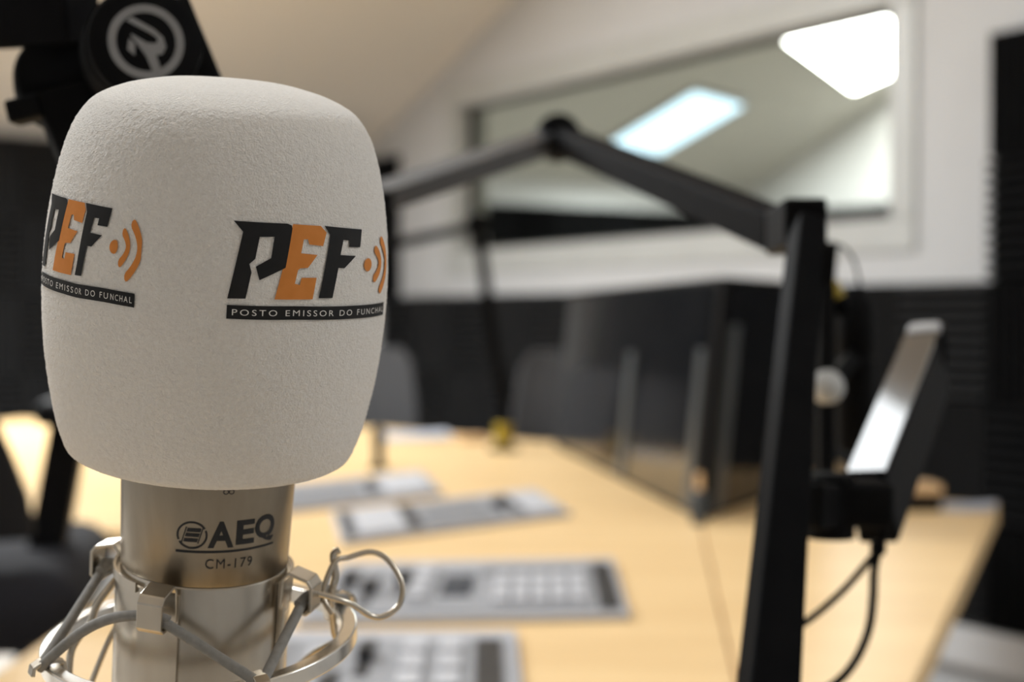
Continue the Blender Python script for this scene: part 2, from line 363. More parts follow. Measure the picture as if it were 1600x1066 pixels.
# ------------------------------------------------------------------ table
TZ = .75
tab = thing('conference_table', (0, 2, 0), 'large honey coloured beech studio table with cut corners carrying the grey control panels', 'table')
outline = [(-.43, .30), (.02, .30), (.334, 1.263), (.79, 2.475), (.66, 2.56), (.70, 3.7), (.08, 3.76), (-.36, 4.24), (-1.5, 4.62), (-1.7, 2.17), (-.47, 2.17), (-.44, 1.77)]
def flat_poly(mb, pts, z0, z1): return mb.quad_prism([Vector((x, y, z0)) for x, y in pts], [Vector((x, y, z1)) for x, y in pts])
SA, SB = (.2815, 2.262), (.155, .95)     # the seam between the two boards runs from the corner of the screen housing
d = Vector(SB) - Vector(SA); k = (.30 - SA[1]) / d.y; SE = (SA[0] + d.x * k, .30)
left_part = [(-.43, .30), (-.02, .30), (.137, .75), (.2785, 2.262), (.2785, 3.738), (.08, 3.76), (-.36, 4.24), (-1.5, 4.62), (-1.7, 2.17), (-.47, 2.17), (-.44, 1.77)]
right_part = [(.018, .30), (.334, 1.263), (.79, 2.475), (.66, 2.56), (.70, 3.7), (.2815, 3.738), (.2815, 2.262), (.140, .75), (-.017, .30)]
flat_poly(MB(), left_part, TZ - .03, TZ).build('tabletop', 'beech', tab, bev=.0012)
flat_poly(MB(), right_part, TZ - .03, TZ).build('tabletop', 'beech', tab, bev=.0012)
for x, y in ((-.30, .55), (.10, .9), (.45, 2.3), (.45, 3.4), (-.5, 3.7), (-1.35, 4.25), (-1.45, 2.45), (-.30, 2.3)):
    MB().box((x, y, (TZ - .03) / 2), (.06, .06, TZ - .03)).build('leg', 'black_metal', tab, bev=.003)

# grey control panels set on the table: local frame x right, y away
def control_panel(cx, cy, wd, dp, rot, label, layout, ydir=None):
    t = thing('control_panel', (cx, cy, TZ), label, 'control panel')
    X = Vector((math.cos(rot), math.sin(rot), 0)); ydir = rot + PI / 2 if ydir is None else ydir; Yv = Vector((math.cos(ydir), math.sin(ydir), 0)); O = Vector((cx, cy, TZ))
    def L(u, v, z): return O + X * (u - .5) * wd + Yv * (v - .5) * dp + Vector((0, 0, z))
    def blk(u0, v0, u1, v1, z0, z1): return MB().box((L(u0, v0, z0) + L(u1, v1, z1)) / 2, ((u1 - u0) * wd, (v1 - v0) * dp, z1 - z0), X, Yv, (0, 0, 1))
    blk(0, 0, 1, 1, .0003, .008).build('housing', 'panel_border', t, bev=.002)
    blk(.02, .03, .98, .86, .008, .0095).build('faceplate', 'panel_grey', t)
    for kind, u0, v0, u1, v1 in layout:
        if kind == 'dark': blk(u0, v0, u1, v1, .0095, .0115).build('connector_strip', 'key_dark', t)
        if kind == 'mid': blk(u0, v0, u1, v1, .0095, .0105).build('fader_field', 'panel_mid', t)
        if kind == 'display':
            blk(u0, v0, u1, v1, .0095, .012).build('display', 'display_blue', t)
        if kind == 'white': blk(u0, v0, u1, v1, .0095, .0125).build('label_field', 'key_white', t)
        if kind == 'fader':
            f = blk(u0, v0, u1, v1, .0095, .0105).build('fader_slot', 'key_dark', t)
            c = (u0 + u1) / 2; h = (v0 + v1) / 2
            blk(c - .022, h - .05, c + .022, h + .05, .0095, .022).build('fader_cap', 'key_dark', t, bev=.002)
        if kind == 'keys':
            n = 5; mrow = 3
            for i in range(n):
                for j in range(mrow):
                    a = u0 + (u1 - u0) * (i + .12) / n; b = v0 + (v1 - v0) * (j + .12) / mrow
                    blk(a, b, a + (u1 - u0) / n * .74, b + (v1 - v0) / mrow * .74, .0095, .016).build('button', 'key_white', t, bev=.001)
        if kind == 'keycol':
            for j in range(4):
                b = v0 + (v1 - v0) * (j + .15) / 4
                blk(u0, b, u1, b + (v1 - v0) / 4 * .7, .0095, .016).build('button', 'key_white', t, bev=.001)
    return t
control_panel(-.043, 1.675, .33, .355, math.radians(6), 'grey control panel with a small dark display and rows of white keys',
              [('dark', .91, .05, .975, .84), ('keys', .57, .12, .88, .62), ('display', .40, .30, .50, .62), ('keycol', .30, .2, .36, .8), ('fader', .25, .3, .28, .8), ('fader', .155, .15, .185, .65), ('fader', .07, .3, .10, .8), ('mid', .52, .68, .9, .84)], math.radians(89))
control_panel(-.150, 1.255, .315, .355, math.radians(1), 'grey control panel cut off by the bottom edge of the photo, nearest of four',
              [('dark', .88, .05, .95, .84), ('keycol', .78, .1, .84, .82), ('keycol', .68, .1, .74, .82), ('fader', .56, .45, .60, .85), ('white', .42, .62, .50, .72), ('mid', .06, .06, .38, .84), ('fader', .5, .1, .53, .5)])
control_panel(-.093, 2.325, .44, .315, math.radians(44), 'angled grey control panel with plain grey field and black strip, third from camera',
              [('dark', .02, .05, .06, .86), ('white', .08, .06, .27, .85), ('dark', .28, .05, .335, .86), ('mid', .36, .05, .66, .85), ('fader', .70, .2, .73, .7), ('dark', .765, .1, .80, .8), ('white', .82, .08, .97, .84)], math.radians(99))
control_panel(-.282, 2.63, .40, .36, math.radians(47), 'angled grey control panel behind all the others, farthest of the four on the table',
              [('mid', .06, .05, .56, .85), ('dark', .02, .05, .05, .86), ('dark', .60, .2, .66, .8), ('white', .69, .08, .95, .84)], math.radians(99))

# ------------------------------------------------------------------ glossy black screen housing
hs = thing('screen_housing', (.35, 2.8, TZ), 'big glossy black angular screen housing standing on the table below the window', 'screen')
Cc = Vector((.2815, 2.27)); Lf = Vector((.10, 3.62)); Rr = Vector((.57, 2.83)); Bk = Vector((.58, 3.60)); HH = .365
LEAN = Vector((.034, .0, 0))
def hp(p, f=0.): return Vector((p.x, p.y, TZ + .0003 + HH * f)) + LEAN * f
MB().quad_prism([hp(p, 0) for p in (Cc, Rr, Bk, Lf)], [hp(p, 1) for p in (Cc, Rr, Bk, Lf)]).build('casing', 'black_plastic', hs, bev=.004)
def face_panel(p, q, f0, f1, h0, h1, th, name, m, label=None):
    n2 = Vector(((q - p).y, -(q - p).x)).normalized()
    ctr = (Cc + Lf + Rr + Bk) / 4
    if n2.dot(p - ctr) < 0: n2 = -n2
    n3 = Vector((n2.x, n2.y, 0))
    a = p.lerp(q, f0); b = p.lerp(q, f1)
    qs = [hp(a, h0), hp(b, h0), hp(b, h1), hp(a, h1)]
    return MB().quad_prism([x + n3 * .0006 for x in qs], [x + n3 * th for x in qs]).build(name, m, hs, label=label)
face_panel(Cc, Lf, .03, .97, .03, .97, .004, 'screen', 'gloss_black')
face_panel(Cc, Rr, .04, .96, .03, .97, .004, 'screen', 'gloss_black')
face_panel(Cc, Lf, .035, .065, .02, .70, .007, 'reflection_strip', 'strip_grey', 'pale grey strip standing in for a reflected light bar')  # grey strips take the place of light bars reflected in the screens
face_panel(Cc, Lf, .40, .44, .02, .66, .007, 'reflection_strip', 'strip_grey', 'pale grey strip standing in for a reflected light bar')
face_panel(Cc, Rr, .05, .12, .02, .8, .008, 'reflection_strip', 'strip_grey', 'grey strip standing in for a reflected light bar')
cn = thing('cable_plug', (.2745, 2.235, TZ), 'small dark cable plug with tan tip standing at the corner of the black screen housing', 'plug')
MB().lathe((.2745, 2.235, TZ + .0003), (0, 0, 1), [(0, 0), (0, .012), (.045, .011), (.05, .008), (.05, 0)], 24).build('plug_body', 'strip_grey', cn, smooth=True)
MB().lathe((.2745, 2.235, TZ + .0505), (0, 0, 1), [(0, 0), (0, .006), (.024, .005), (.026, 0)], 20).build('plug_tip', 'wood_block', cn, smooth=True)

# ------------------------------------------------------------------ microphone frame (axis leans to the right and towards the camera)
AX = Vector((.082, -.17, 0)); AX.z = math.sqrt(1 - AX.length_squared)
E1 = AX.cross(Vector((0, 1, 0))).normalized()
if E1.x < 0: E1 = -E1
E2 = E1.cross(AX).normalized()
if E2.y > 0: E2 = -E2
A0 = at(341, 440, .425)
def MP(deg, s, r):
    t = math.radians(deg); return A0 + AX * s + (E1 * math.sin(t) + E2 * math.cos(t)) * r
WS = [-.0493, -.0485, -.0470, -.040, -.03, -.02, -.01, 0, .01, .02, .03, .038, .044, .049, .0525, .0545, .0557, .0562]
WR = [.0368, .0384, .0398, .0423, .0444, .0459, .0467, .0469, .0465, .0454, .0436, .0414, .0387, .0345, .0275, .020, .012, 0]
def interp(x, X, Y):
    if x <= X[0]: return Y[0]
    for i in range(1, len(X)):
        if x <= X[i]: return Y[i - 1] + (Y[i] - Y[i - 1]) * (x - X[i - 1]) / (X[i] - X[i - 1])
    return Y[-1]
def smoothprof():
    # Catmull-Rom through the profile
    P = [Vector((a, b, 0)) for a, b in zip(WS, WR)]; out = []
    for i in range(len(P) - 1):
        p0 = P[max(i - 1, 0)]; p1 = P[i]; p2 = P[i + 1]; p3 = P[min(i + 2, len(P) - 1)]
        n = max(2, int((p2 - p1).length / .00045))
        for q in range(n):
            t = q / n
            out.append(.5 * ((2 * p1) + (p2 - p0) * t + (2 * p0 - 5 * p1 + 4 * p2 - p3) * t * t + (3 * p1 - p0 - 3 * p2 + p3) * t ** 3))
    return [(v.x, max(v.y, 0)) for v in out] + [(P[-1].x, 0)]
PROF = smoothprof(); PX = [p[0] for p in PROF]; PY = [p[1] for p in PROF]
wind = thing('microphone_windscreen', MP(0, -.049, 0), 'white foam microphone windscreen with orange and black radio logos, filling the left of the photo', 'microphone windscreen')
bm = bmesh.new(); SEG = 640; rings = []
full = [(.03, .0), (.03, .0262), (-.046, .0262), (-.0475, .0268), (-.0488, .0285), (-.0492, .031), (-.0494, .034)] + PROF
for j, (s, r) in enumerate(full):
    if r < 1e-6: rings.append([bm.verts.new(A0 + AX * s)]); continue
    ring = []
    for i in range(SEG):
        t = 360 * i / SEG; p = MP(t, s, r)
        if j >= 4:
            q = p * 1000.0
            amp = noise.noise(q * .8) * .00008 + noise.noise(q * 2.0 + Vector((9, 2, 5))) * .00026
            p = MP(t, s, r + amp * min(1, r / .01)) 
        ring.append(bm.verts.new(p))
    rings.append(ring)
for A, B in zip(rings, rings[1:]):
    for i in range(SEG):
        j = (i + 1) % SEG
        if len(A) == 1: bm.faces.new((A[0], B[j], B[i]))
        elif len(B) == 1: bm.faces.new((A[i], A[j], B[0]))
        else: bm.faces.new((A[i], A[j], B[j], B[i]))
mb = MB(); mb.bm.free(); mb.bm = bm
mb.build('foam_body', 'windscreen_foam', wind, smooth=True, sharp=180)

# --- flat artwork wrapped onto a curved surface: polygons in (mm, mm)
def wrap_polys(polys, fn, name, m, parent, step=1.2, tris=None, two=False):
    bm = bmesh.new()
    if tris is not None:
        vs_, fs_ = tris; vv = [bm.verts.new((x, y, 0)) for x, y in vs_]
        for f in fs_:
            try: bm.faces.new([vv[i] for i in f])
            except ValueError: pass
    for poly in polys:
        vv = [bm.verts.new((x, y, 0)) for x, y in poly]
        for tri in tessellate_polygon([[Vector((x, y, 0)) for x, y in poly]]):
            try: bm.faces.new([vv[i] for i in tri])
            except ValueError: pass
    xs = [v.co.x for v in bm.verts]; ys = [v.co.y for v in bm.verts]
    for axis, lo, hi in ((0, min(xs), max(xs)), (1, min(ys), max(ys))):
        n = int((hi - lo) / step)
        for i in range(1, n + 1):
            co = [0, 0, 0]; no = [0, 0, 0]; co[axis] = lo + (hi - lo) * i / (n + 1); no[axis] = 1
            bmesh.ops.bisect_plane(bm, geom=bm.verts[:] + bm.edges[:] + bm.faces[:], plane_co=co, plane_no=no)
    for v in bm.verts: v.co = fn(v.co.x, v.co.y)
    mb = MB(); mb.bm.free(); mb.bm = bm
    o = mb.build(name, m, parent, smooth=True, sharp=180)
    # make every print face outwards
    return o
def text_mesh(txt, size, space=1.0, offset=0.0):
    cu = bpy.data.curves.new('txt', 'FONT'); cu.body = txt; cu.size = size; cu.space_character = space; cu.offset = offset
    cu.resolution_u = 4; cu.fill_mode = 'FRONT'
    ob = bpy.data.objects.new('txt', cu); COL.objects.link(ob)
    dg = bpy.context.evaluated_depsgraph_get(); dg.update()
    me = ob.evaluated_get(dg).to_mesh()
    v = [(p.co.x, p.co.y) for p in me.vertices]; f = [tuple(p.vertices) for p in me.polygons]
    ob.evaluated_get(dg).to_mesh_clear(); bpy.data.objects.remove(ob); bpy.data.curves.remove(cu)
    return v, f
def fit_text(txt, x0, x1, y0, y1, space=1.0, offset=0., shear=0.):
    v, f = text_mesh(txt, 10, space, offset)
    a = min(p[0] for p in v); b = max(p[0] for p in v); c = min(p[1] for p in v); d = max(p[1] for p in v)
    return [(x0 + (p[0] - a) / (b - a) * (x1 - x0) + shear * (p[1] - c), y0 + (p[1] - c) / (d - c) * (y1 - y0)) for p in v], f
K = .82                                                      # mm of arc per degree
def deg_poly(P): return [(d * K, s) for d, s in P]
def arc_poly(pts, wd, n=14):
    # thick round-ended arc through three points (mm)
    (x0, y0), (x1, y1), (x2, y2) = pts; C = []
    for i in range(n + 1):
        t = i / n; C.append(Vector(((1 - t) ** 2 * x0 + 2 * t * (1 - t) * (2 * x1 - .5 * x0 - .5 * x2) + t * t * x2, (1 - t) ** 2 * y0 + 2 * t * (1 - t) * (2 * y1 - .5 * y0 - .5 * y2) + t * t * y2)))
    lf, rt = [], []
    for i, c in enumerate(C):
        dd = (C[min(i + 1, n)] - C[max(i - 1, 0)]).normalized(); nn = Vector((-dd.y, dd.x)) * wd / 2
        lf.append(c + nn); rt.append(c - nn)
    d0 = (C[0] - C[1]).normalized() * wd / 2; d1 = (C[-1] - C[-2]).normalized() * wd / 2
    cap1 = [C[-1] + d1 * math.sin(q) + (lf[-1] - C[-1]) * math.cos(q) for q in (PI / 4, PI / 2, 3 * PI / 4)]
    cap0 = [C[0] + d0 * math.sin(q) - (lf[0] - C[0]) * math.cos(q) for q in (PI / 4, PI / 2, 3 * PI / 4)]
    return [(p.x, p.y) for p in lf + cap1 + rt[::-1] + cap0]
LP = [(15.0, 22.7), (32.3, 22.4), (33.7, 22.0), (34.0, 21.2), (31.75, 11.4), (23.5, 8.2), (22.25, 11.6), (27.0, 13.8), (28.0, 19.1), (23.25, 19.0), (22.0, 13.5), (20.25, 12.2), (21.0, 10.1), (19.5, 3.5), (14.0, 3.4), (18.0, 20.1)]
LE = [(34.25, 22.3), (44.5, 21.8), (46.75, 20.1), (45.25, 16.7), (40.0, 17.2), (39.5, 18.5), (38.0, 18.5), (37.0, 15.0), (43.0, 14.5), (39.5, 11.3), (36.75, 11.2), (36.0, 10.8), (35.0, 7.3), (36.75, 7.0), (37.25, 8.8), (42.75, 8.7), (41.5, 3.2), (28.5, 3.4)]
LF_ = [(46.0, 21.8), (64.0, 20.3), (62.5, 15.7), (56.5, 16.1), (57.0, 17.8), (54.0, 18.0), (52.5, 14.2), (60.0, 13.6), (54.25, 10.7), (51.5, 10.9), (49.25, 3.2), (43.75, 3.4), (48.25, 19.5)]
DOT = [(67.25 + 2.5 * math.cos(q * PI / 12), 10.8 + 1.75 * math.sin(q * PI / 12)) for q in range(24)]
ARC1 = arc_poly([(73.5 * K, 14.3), (77.0 * K, 10.4), (72.25 * K, 6.8)], 2.3)
ARC2 = arc_poly([(79.3 * K, 16.3), (84.2 * K, 9.6), (77.6 * K, 3.3)], 2.5)
def band_poly(n=20):
    xs = [14.0 + (83.0 - 14.0) * i / n for i in range(n + 1)]
    top = [(x, interp(x, [14, 36, 60, 83], [1.8, 1.6, .5, -.9])) for x in xs]
    return deg_poly([(x, y - 3.5) for x, y in top] + top[::-1])
LX = [14, 28.5, 34.25, 44.5, 49.25, 64, 67.25, 77, 85.25]; LYX = [-66.5, -52.75, -47.25, -37.75, -35.25, -25, -22.5, -17.75, -13]
LDY = ([14, 34, 45, 64, 82], [.2, .8, 1.3, 2.6, 3.5])
def on_front(off): return lambda x, y: MP(x / K, y / 1000, interp(y / 1000, PX, PY) + off)
def on_left(off):
    def f(x, y):
        d = x / K; y = y + interp(d, *LDY)
        dd = interp(d, LX, LYX) if d > 14 else -66.5 - (14 - d) * .95
        return MP(dd, y / 1000, interp(y / 1000, PX, PY) + off)
    return f
bt_v, bt_f = fit_text('POSTO EMISSOR DO FUNCHAL', 15.6 * K, 81.6 * K, 0, 1.55, space=1.35)
bt_v = [(x, y + interp(x / K, [14, 36, 60, 83], [1.8, 1.6, .5, -.9]) - 2.55) for x, y in bt_v]
for fn, lb in ((on_front, 'logo on the side facing the camera'), (on_left, 'logo wrapping round the left side')):
    lg = wrap_polys([deg_poly(LP), deg_poly(LF_)], fn(.00034), 'logo_lettering', 'print_black', wind); lg['label'] = 'black letters, ' + lb
    wrap_polys([deg_poly(LE)], fn(.00031), 'orange_letter', 'print_orange', lg)
    wrap_polys([deg_poly(DOT), ARC1, ARC2], fn(.00032), 'signal_mark', 'print_orange', lg)
    bd = wrap_polys([band_poly()], fn(.00032), 'slogan_band', 'print_black', wind); bd['label'] = 'black band with white slogan, ' + lb
    wrap_polys([], fn(.00040), 'slogan_lettering', 'print_white', bd, tris=(bt_v, bt_f), step=2)

# ------------------------------------------------------------------ microphone
mic = thing('studio_microphone', MP(0, -.16, 0), 'satin nickel studio condenser microphone under the white foam windscreen', 'microphone')
MB().lathe(A0, AX, [(.025, 0), (.025, .020), (.022, .0232), (-.02, .0246), (-.05, .0246), (-.0808, .02365), (-.0814, .0232), (-.0814, 0)], 96, ref=E1).build('upper_body', 'satin_nickel', mic, smooth=True)
MB().lathe(A0, AX, [(-.0816, 0), (-.0816, .0231), (-.0822, .0235), (-.157, .0235), (-.16, .021), (-.16, 0)], 96, ref=E1).build('lower_body', 'clamp_nickel', mic, smooth=True)
KB = .0242 * PI / 180 * 1000
def br(s): return interp(s, [-.0808, -.05, -.02], [.02365, .0246, .0246])
def on_body(off): return lambda x, y: MP(x / KB, y / 1000, br(y / 1000) + off)
# brand lettering, emblem, underline, model number
ecx, ecy, er = 2.0 * KB, -66.1, 4.25
def ring_poly(cx, cy, r0, r1, q0, q1, n=30):
    o_ = [(cx + r1 * math.cos(q0 + (q1 - q0) * i / n), cy + r1 * .93 * math.sin(q0 + (q1 - q0) * i / n)) for i in range(n + 1)]
    i_ = [(cx + r0 * math.cos(q0 + (q1 - q0) * i / n), cy + r0 * .93 * math.sin(q0 + (q1 - q0) * i / n)) for i in range(n + 1)]
    return o_ + i_[::-1]
def sl(x0, x1, y0, y1, k=.28): return [(ecx + x0 + k * y0, ecy + y0), (ecx + x1 + k * y0, ecy + y0), (ecx + x1 + k * y1, ecy + y1), (ecx + x0 + k * y1, ecy + y1)]
emblem = [ring_poly(ecx, ecy, er - .58, er, .55, .55 + PI - .14), ring_poly(ecx, ecy, er - .58, er, .55 + PI, .55 + 2 * PI - .14),
          sl(-1.8, 2.0, .95, 2.05), sl(-1.8, 2.0, -.45, .6), sl(-1.8, 2.0, -1.95, -.85), sl(2.15, 2.5, -2.3, 2.4), sl(-2.35, -2.0, -2.7, 2.3)]
wrap_polys(emblem, on_body(.00008), 'emblem', 'engraved_ink', mic)
for ch, x0, x1, y0, y1 in (('A', 12.3, 29.2, -69.6, -62.0), ('E', 30.6, 43.6, -69.0, -62.0), ('Q', 43.9, 60.8, -69.4, -61.4)):
    v, f = fit_text(ch, x0 * KB, x1 * KB, y0, y1, offset=.35)
    wrap_polys([], on_body(.00008), 'brand_lettering', 'engraved_ink', mic, tris=(v, f))
wrap_polys([[(-8.3 * KB, -71.25), (61 * KB, -70.75), (61 * KB, -70.2), (-8.3 * KB, -70.55)]], on_body(.00008), 'underline', 'engraved_ink', mic)
v, f = fit_text('CM-179', 11.3 * KB, 43.3 * KB, -75.6, -72.8, space=1.18, offset=0)
wrap_polys([], on_body(.00008), 'model_lettering', 'engraved_ink', mic, tris=(v, f))
cx, cy = 24 * KB, -53.6
wrap_polys([ring_poly(cx - .75, cy, .5, .8, 0, 2 * PI - .01), ring_poly(cx + .75, cy, .5, .8, 0, 2 * PI - .01)], on_body(.00008), 'pattern_symbol', 'engraved_ink', mic)

# ------------------------------------------------------------------ shock mount
sm = thing('shock_mount', MP(0, -.125, 0), 'silver spider shock mount with grey elastic cords holding the nickel microphone', 'shock mount')
# clamp sleeve, open towards the front right (from -4 deg to 72 deg)
g = MB(); SR0, SR1 = .0237, .0249
def sleeve(g, a0, a1, s0, s1, r0, r1, n=64):
    rr = []
    for i in range(n + 1):
        dg = a0 + (a1 - a0) * i / n
        rr.append([g.bm.verts.new(MP(dg, s, r)) for s, r in ((s0, r0), (s1, r0), (s1, r1), (s0, r1))])
    for A, B in zip(rr, rr[1:]):
        for k in range(4): g.bm.faces.new((A[k], A[(k + 1) % 4], B[(k + 1) % 4], B[k]))
    g.bm.faces.new(rr[0]); g.bm.faces.new(rr[-1][::-1]); return g
sleeve(g, 72, 356, -.142, -.0835, SR0, SR1).build('clamp_sleeve', 'clamp_nickel', sm, smooth=True)
sleeve(MB(), 74, 325, -.0850, -.0822, SR1, SR1 + .0007).build('lip', 'clamp_nickel', sm, smooth=True, sharp=60)
sleeve(MB(), 74, 79, -.142, -.0845, SR1, SR1 + .0009, 6).build('clamp_edge', 'bright_steel', sm, smooth=True)
BR = [-13, 77, 167, -103]; HK = [32, 122, 212, -58]
RB = .0340; SB_ = -.0805
for dg in BR:
    t = math.radians(dg); rad = E1 * math.sin(t) + E2 * math.cos(t); tan = E1 * math.cos(t) - E2 * math.sin(t)
    base = A0 + AX * SB_
    pts = [base + rad * (SR1 + .0002) - AX * .0105, base + rad * (SR1 + .0006) - AX * .0015, base + rad * (SR1 + .0022) + AX * .0003, base + rad * (RB - .0012) - AX * .0012, base + rad * RB - AX * .0028, base + rad * RB - AX * .0098, base + rad * (RB - .0012) - AX * .0108, base + rad * (RB - .0035) - AX * .0106]
    MB().strip(pts, tan * .0037, .0011).build('bracket', 'clamp_nickel', sm, bev=.0003)
RR, RS = .0430, -.1055
E1R = (E1 + AX * .116).normalized(); AXR = (AX - E1 * .116).normalized()
def MR(dg, h, r):
    t = math.radians(dg); return A0 + AX * RS + AXR * h + (E1R * math.sin(t) + E2 * math.cos(t)) * r
MB().lathe(A0 + AX * RS, AXR, [(-.0024, RR - .0022), (.0024, RR - .0022), (.0024, RR + .0022), (-.0024, RR + .0022), (-.0024, RR - .0022)], 120, ref=E1R).build('outer_ring', 'bright_steel', sm, smooth=True, bev=.0005)
seqb = [(-103, -58), (-58, -13), (-13, 32), (32, 77), (77, 122), (122, 167), (167, 212), (212, 257)]
def bpt(dg): return MP(dg, SB_ - .0072, RB - .0030)
def hpt(dg): return MR(dg, .0022, RR + .0035)
for a, b in seqb:
    pa = bpt(a) if a in BR else hpt(a)
    pb = hpt(b) if b in HK else bpt(b)
    mid = (pa + pb) / 2
    n = 90; sag = AX * (.0055 if a == -58 else 0)
    pts = [pa.lerp(pb, i / n) + sag * math.sin(PI * min(1, i / n * 1.0)) for i in range(n + 1)]
    MB().tube(pts, lambda i, N: .00142 + .00010 * (i % 2), 12).build('elastic_cord', 'cord_grey', sm, smooth=True, sharp=180)
for dg in BR:
    MB().tube([MP(dg - 8, SB_ - .0078, RB - .0030), MP(dg, SB_ - .0068, RB - .0026), MP(dg + 8, SB_ - .0078, RB - .0030)], .0014, 10, smooth=6).build('elastic_cord', 'cord_grey', sm, smooth=True)
for dg in HK:
    t = math.radians(dg); rad = E1R * math.sin(t) + E2 * math.cos(t); tan = E1R * math.cos(t) - E2 * math.sin(t); c = A0 + AX * RS
    MB().strip([c + rad * (RR - .0030) - AXR * .003, c + rad * (RR - .0030) + AXR * .0028, c + rad * (RR - .001) + AXR * .0038, c + rad * (RR + .003) + AXR * .0040, c + rad * (RR + .0052) + AXR * .0030, c + rad * (RR + .0058) + AXR * .0008], tan * .0020, .0012).build('hook', 'clamp_nickel', sm, bev=.0003)
# spring wire loop on the right and wires on the left
def wire(pix, r, name, m='clamp_nickel', sm_=8):
    return MB().tube([at(*p) for p in pix], r, 12, smooth=sm_).build(name, m, sm, smooth=True)
wire([(520, 960, .440), (505, 930, .442), (522, 880, .446), (545, 871, .449), (580, 863, .451), (607, 876, .451), (628, 912, .449), (624, 945, .446), (600, 963, .443), (578, 962, .441), (550, 945, .438), (526, 936, .436), (486, 925, .434)], .00088, 'wire_loop')
wire([(530, 860, .447), (521, 868, .447), (524, 900, .447), (518, 930, .447), (522, 985, .452), (528, 1000, .455)], .0011, 'support_wire')
wire([(528, 1000, .455), (490, 1020, .462), (455, 1050, .47)], .0008, 'support_wire', sm_=4)
wire([(187, 899, .452), (170, 920, .450), (151, 947, .448), (140, 975, .447), (122, 998, .446), (110, 1025, .445), (107, 1075, .445)], .0011, 'support_wire')
wire([(188, 968, .455), (166, 1010, .455), (140, 1075, .455)], .0009, 'support_wire')

# ------------------------------------------------------------------ near boom arm with round logo cap
ba = thing('microphone_boom_arm', at(150, 100, .56), 'black boom arm joint with a round grey letter emblem behind the white windscreen', 'boom arm')
HC = at(228, 66, .535)
CAPN = (Vector((.34, -.93, .02))).normalized()             # cap faces the camera and a little right
capX = Vector((0, 0, 1)).cross(CAPN).normalized(); capX = -capX if capX.x < 0 else capX
capY = CAPN.cross(capX).normalized(); capY = -capY if capY.z < 0 else capY
ROLL = math.radians(8)
cX = capX * math.cos(ROLL) + capY * math.sin(ROLL); cY = capY * math.cos(ROLL) - capX * math.sin(ROLL)
MB().lathe(HC, -CAPN, [(-.0005, 0), (-.0005, .0180), (.0005, .0195), (.004, .0200), (.0045, .0192), (.0052, .0192), (.0056, .0206), (.024, .0208), (.026, .019), (.026, 0)], 72).build('joint_hub', 'black_plastic', ba, smooth=True)
def on_cap(off): return lambda x, y: HC + CAPN * (.0005 + off) + cX * x / 1090 + cY * y / 1090
def ringp(r0, r1, n=48): 
    o_ = [(r1 * math.cos(2 * PI * i / n), r1 * math.sin(2 * PI * i / n)) for i in range(n + 1)]; i_ = [(r0 * math.cos(2 * PI * i / n), r0 * math.sin(2 * PI * i / n)) for i in range(n + 1)]
    return o_ + i_[::-1]
eb = wrap_polys([ringp(11.2, 14.3)], on_cap(.0003), 'emblem_ring', 'logo_grey', ba, step=40)
RL1 = [(-6.3, 8.6), (-4.0, 9.9), (3.6, 4.6), (6.6, 1.2), (7.2, -2.6), (5.4, -5.2), (3.0, -5.3), (4.6, -14), (1.5, -14), (-.8, -5.4), (-5.2, 2.6), (-5.2, 3.6), (.2, -.4), (3.3, -.9), (4.4, -.1), (4.1, 1.4), (2.0, 3.2)]
RL2 = [(-6.2, 1.9), (-4.2, -.4), (-5.0, -4.9), (-7.4, -2.2)]
wrap_polys([RL1, RL2], on_cap(.0003), 'letter_emblem', 'logo_grey', eb, step=40)
# yoke on the far side that carries on down to the shock mount, arm tube off to the upper left, small clamp lever
back = HC - CAPN * .031
MB().lathe(back, -CAPN, [(-.004, 0), (-.004, .019), (.008, .019), (.008, 0)], 48).build('joint_washer', 'black_metal', ba, smooth=True)
p0 = at(130, 5, .575); arm_dir = (at(-150, 25, .60) - p0).normalized()
pz = p0 + arm_dir * .46
MB().lathe((pz.x, pz.y, .0005), (0, 0, 1), [(0, 0), (0, .14), (.012, .14), (.018, .03), (.05, .013), (pz.z + .025, .013), (pz.z + .03, 0)], 40).build('stand_pole', 'black_metal', ba, smooth=True)
MB().bar(p0, pz, .024, .030, side=(0, -.2, 1), bev=.002).build('arm_tube', 'black_anodised', ba)
q0 = at(110, 115, .572); 
MB().lathe(at(97, 126, .582), Vector((.30, -.95, .05)), [(-.014, 0), (-.014, .0165), (-.012, .0178), (.004, .0178), (.007, .016), (.007, 0)], 48).build('knuckle', 'black_plastic', ba, smooth=True)
MB().bar(at(70, 165, .572), at(16, 178, .572), .012, .0088, side=(0, 0, 1), bev=.0015).build('clamp_lever', 'black_plastic', ba)
MB().bar(at(100, 140, .580), at(150, 260, .580), .024, .018, side=CAPN, bev=.002).build('knuckle_stem', 'black_plastic', ba)
MB().bar(at(248, 20, .572), at(342, 250, .560), .022, .020, side=CAPN, bev=.002).build('yoke', 'black_plastic', ba)
MB().bar(at(350, 235, .560), MP(172, -.1035, RR + .001), .010, .014, side=CAPN, bev=.002).build('yoke', 'black_plastic', ba)

